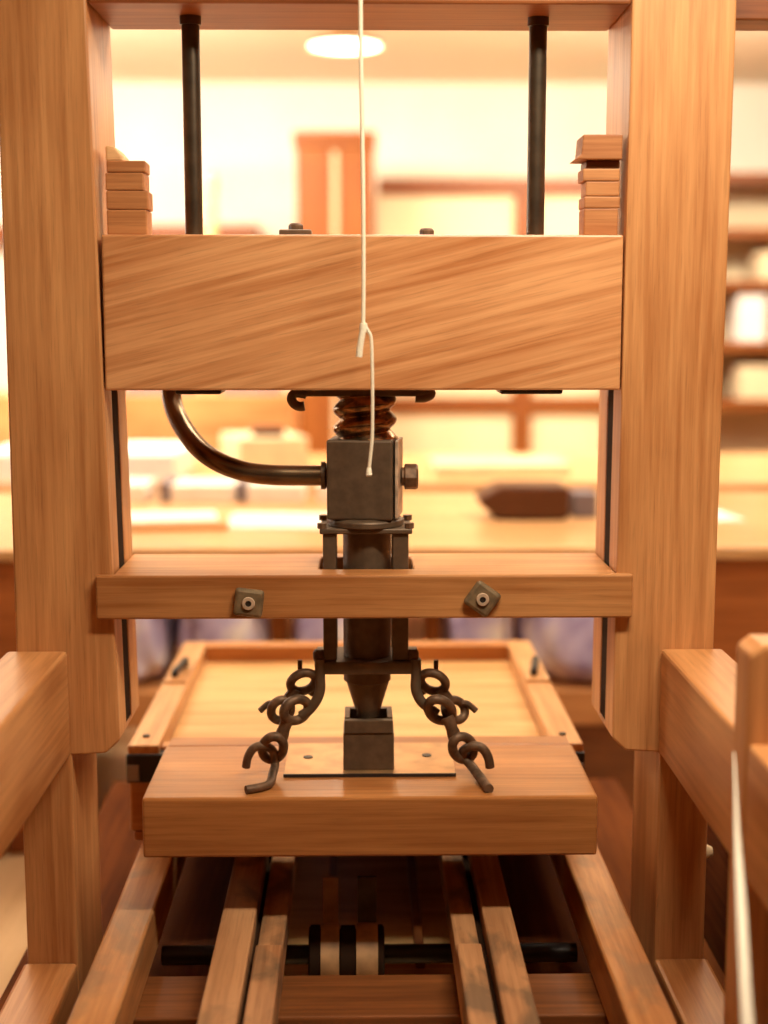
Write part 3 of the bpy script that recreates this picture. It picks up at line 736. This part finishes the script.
# pendant lamp
lp = pt(345, 47, 5.5)
pend = thing('pendant_lamp', 'glowing white disc pendant lamp with shallow shade', 'lamp', tuple(lp))
s = MB(); s.lathe([(.140, 0), (.134, .018), (.10, .040), (.045, .06), (.03, .10)], tuple(lp), 'Z', 40, cap=False); s.build('shade', M['enamel'], pend)
s = MB(); s.lathe([(.004, -.004), (.10, -.003), (.134, .004), (.134, .009), (.004, .009)], tuple(lp), 'Z', 40); s.build('glowing_diffuser', M['lampglow'], pend)
MB().tube([(lp.x, lp.y, lp.z + .05), (lp.x, lp.y, RH)], .006, 8).build('lamp_cord', M['cloth'], pend)

# unseen ceiling fixtures added to light the room
def added_ceil_light(x, y, w, d, power, lab, col=(1, .92, .78), tilt=0):
    f = thing('added_ceiling_light', lab, 'lamp', (x, y, RH - .06), 'added flat ceiling light panels')
    s = MB(); s.box(x - w / 2 - .03, x + w / 2 + .03, y - d / 2 - .03, y + d / 2 + .03, RH - .05, RH - .0005); s.build('housing', M['enamel'], f, bevel=.004)
    s = MB(); s.box(x - w / 2, x + w / 2, y - d / 2, y + d / 2, RH - .056, RH - .0505); s.build('diffuser', M['glow'], f)
    l = bpy.data.lights.new('added_lamp_light', 'AREA'); l.shape = 'RECTANGLE'; l.size = w; l.size_y = d; l.energy = power; l.color = col
    lo = bpy.data.objects.new('added_lamp_light', l); COL.objects.link(lo); lo.location = (x, y, RH - .06 - (.0 if not tilt else .15)); lo.rotation_euler = (math.radians(tilt), 0, 0)
# long lamp added out of view to light the press from above and in front
hx, hy, hz = .45, 1.27, 2.32
hl = thing('added_lamp', 'long unseen lamp added above and in front of the press', 'lamp', (hx, hy, hz))
MB().prism([(hy - .10, hz), (hy + .10, hz), (hy + .03, hz + .07), (hy - .03, hz + .07)], 'X', hx - .38, hx + .38).build('shade', M['enamel'], hl, bevel=.003)
MB().box(hx - .36, hx + .36, hy - .085, hy + .085, hz - .006, hz - .0005).build('diffuser', M['glow'], hl)
for x in (-.3, .3): MB().tube([(hx + x, hy, hz + .07), (hx + x, hy, RH)], .004, 8).build('lamp_cord', M['cloth'], hl)
l = bpy.data.lights.new('added_lamp_light', 'AREA'); l.shape = 'RECTANGLE'; l.size = .72; l.size_y = .17; l.energy = 23; l.color = (1, .90, .72)
lo = bpy.data.objects.new('added_lamp_light', l); COL.objects.link(lo); lo.location = (hx, hy, hz - .01)
added_ceil_light(.2, 2.85, 1.0, .5, 22, 'added ceiling light panel above the press bed')
added_ceil_light(-1.5, 4.3, 1.2, .8, 25, 'added ceiling light panel above the left end of the worktable')
added_ceil_light(1.6, 4.3, 1.2, .8, 24, 'added ceiling light panel above the right end of the worktable')
added_ceil_light(-1.4, 5.8, 1.6, .4, 84, 'added ceiling light panel above the left end of the back table', tilt=38)
added_ceil_light(1.5, 5.8, 1.6, .4, 60, 'added ceiling light panel above the right end of the back table', tilt=38)
l = bpy.data.lights.new('pendant_light', 'POINT'); l.energy = 8; l.color = (1, .86, .64); l.shadow_soft_size = .08
lo = bpy.data.objects.new('pendant_light', l); COL.objects.link(lo); lo.location = (lp.x, lp.y, lp.z - .12)
# daylight at the two windows
for (a, b), e in zip(wins, (60,)):
    l = bpy.data.lights.new('window_light', 'AREA'); l.shape = 'RECTANGLE'; l.size = b - a - .1; l.size_y = 1.3; l.energy = e; l.color = (1, .93, .82)
    lo = bpy.data.objects.new('window_light', l); COL.objects.link(lo); lo.location = (RX0 - .25, (a + b) / 2, 1.63); lo.rotation_euler = (PI / 2, 0, -PI / 2)

wd = bpy.data.worlds.new('sky'); S.world = wd; wd.use_nodes = True
bg = wd.node_tree.nodes['Background']; bg.inputs['Color'].default_value = (1, .93, .82, 1); bg.inputs['Strength'].default_value = 1.2

for o in bpy.data.objects:
    if '_w' in o: del o['_w']

vs = S.view_settings
vs.view_transform = 'Standard'; vs.look = 'None'; vs.gamma = 1; vs.use_curve_mapping = False
vs.exposure = 0.35
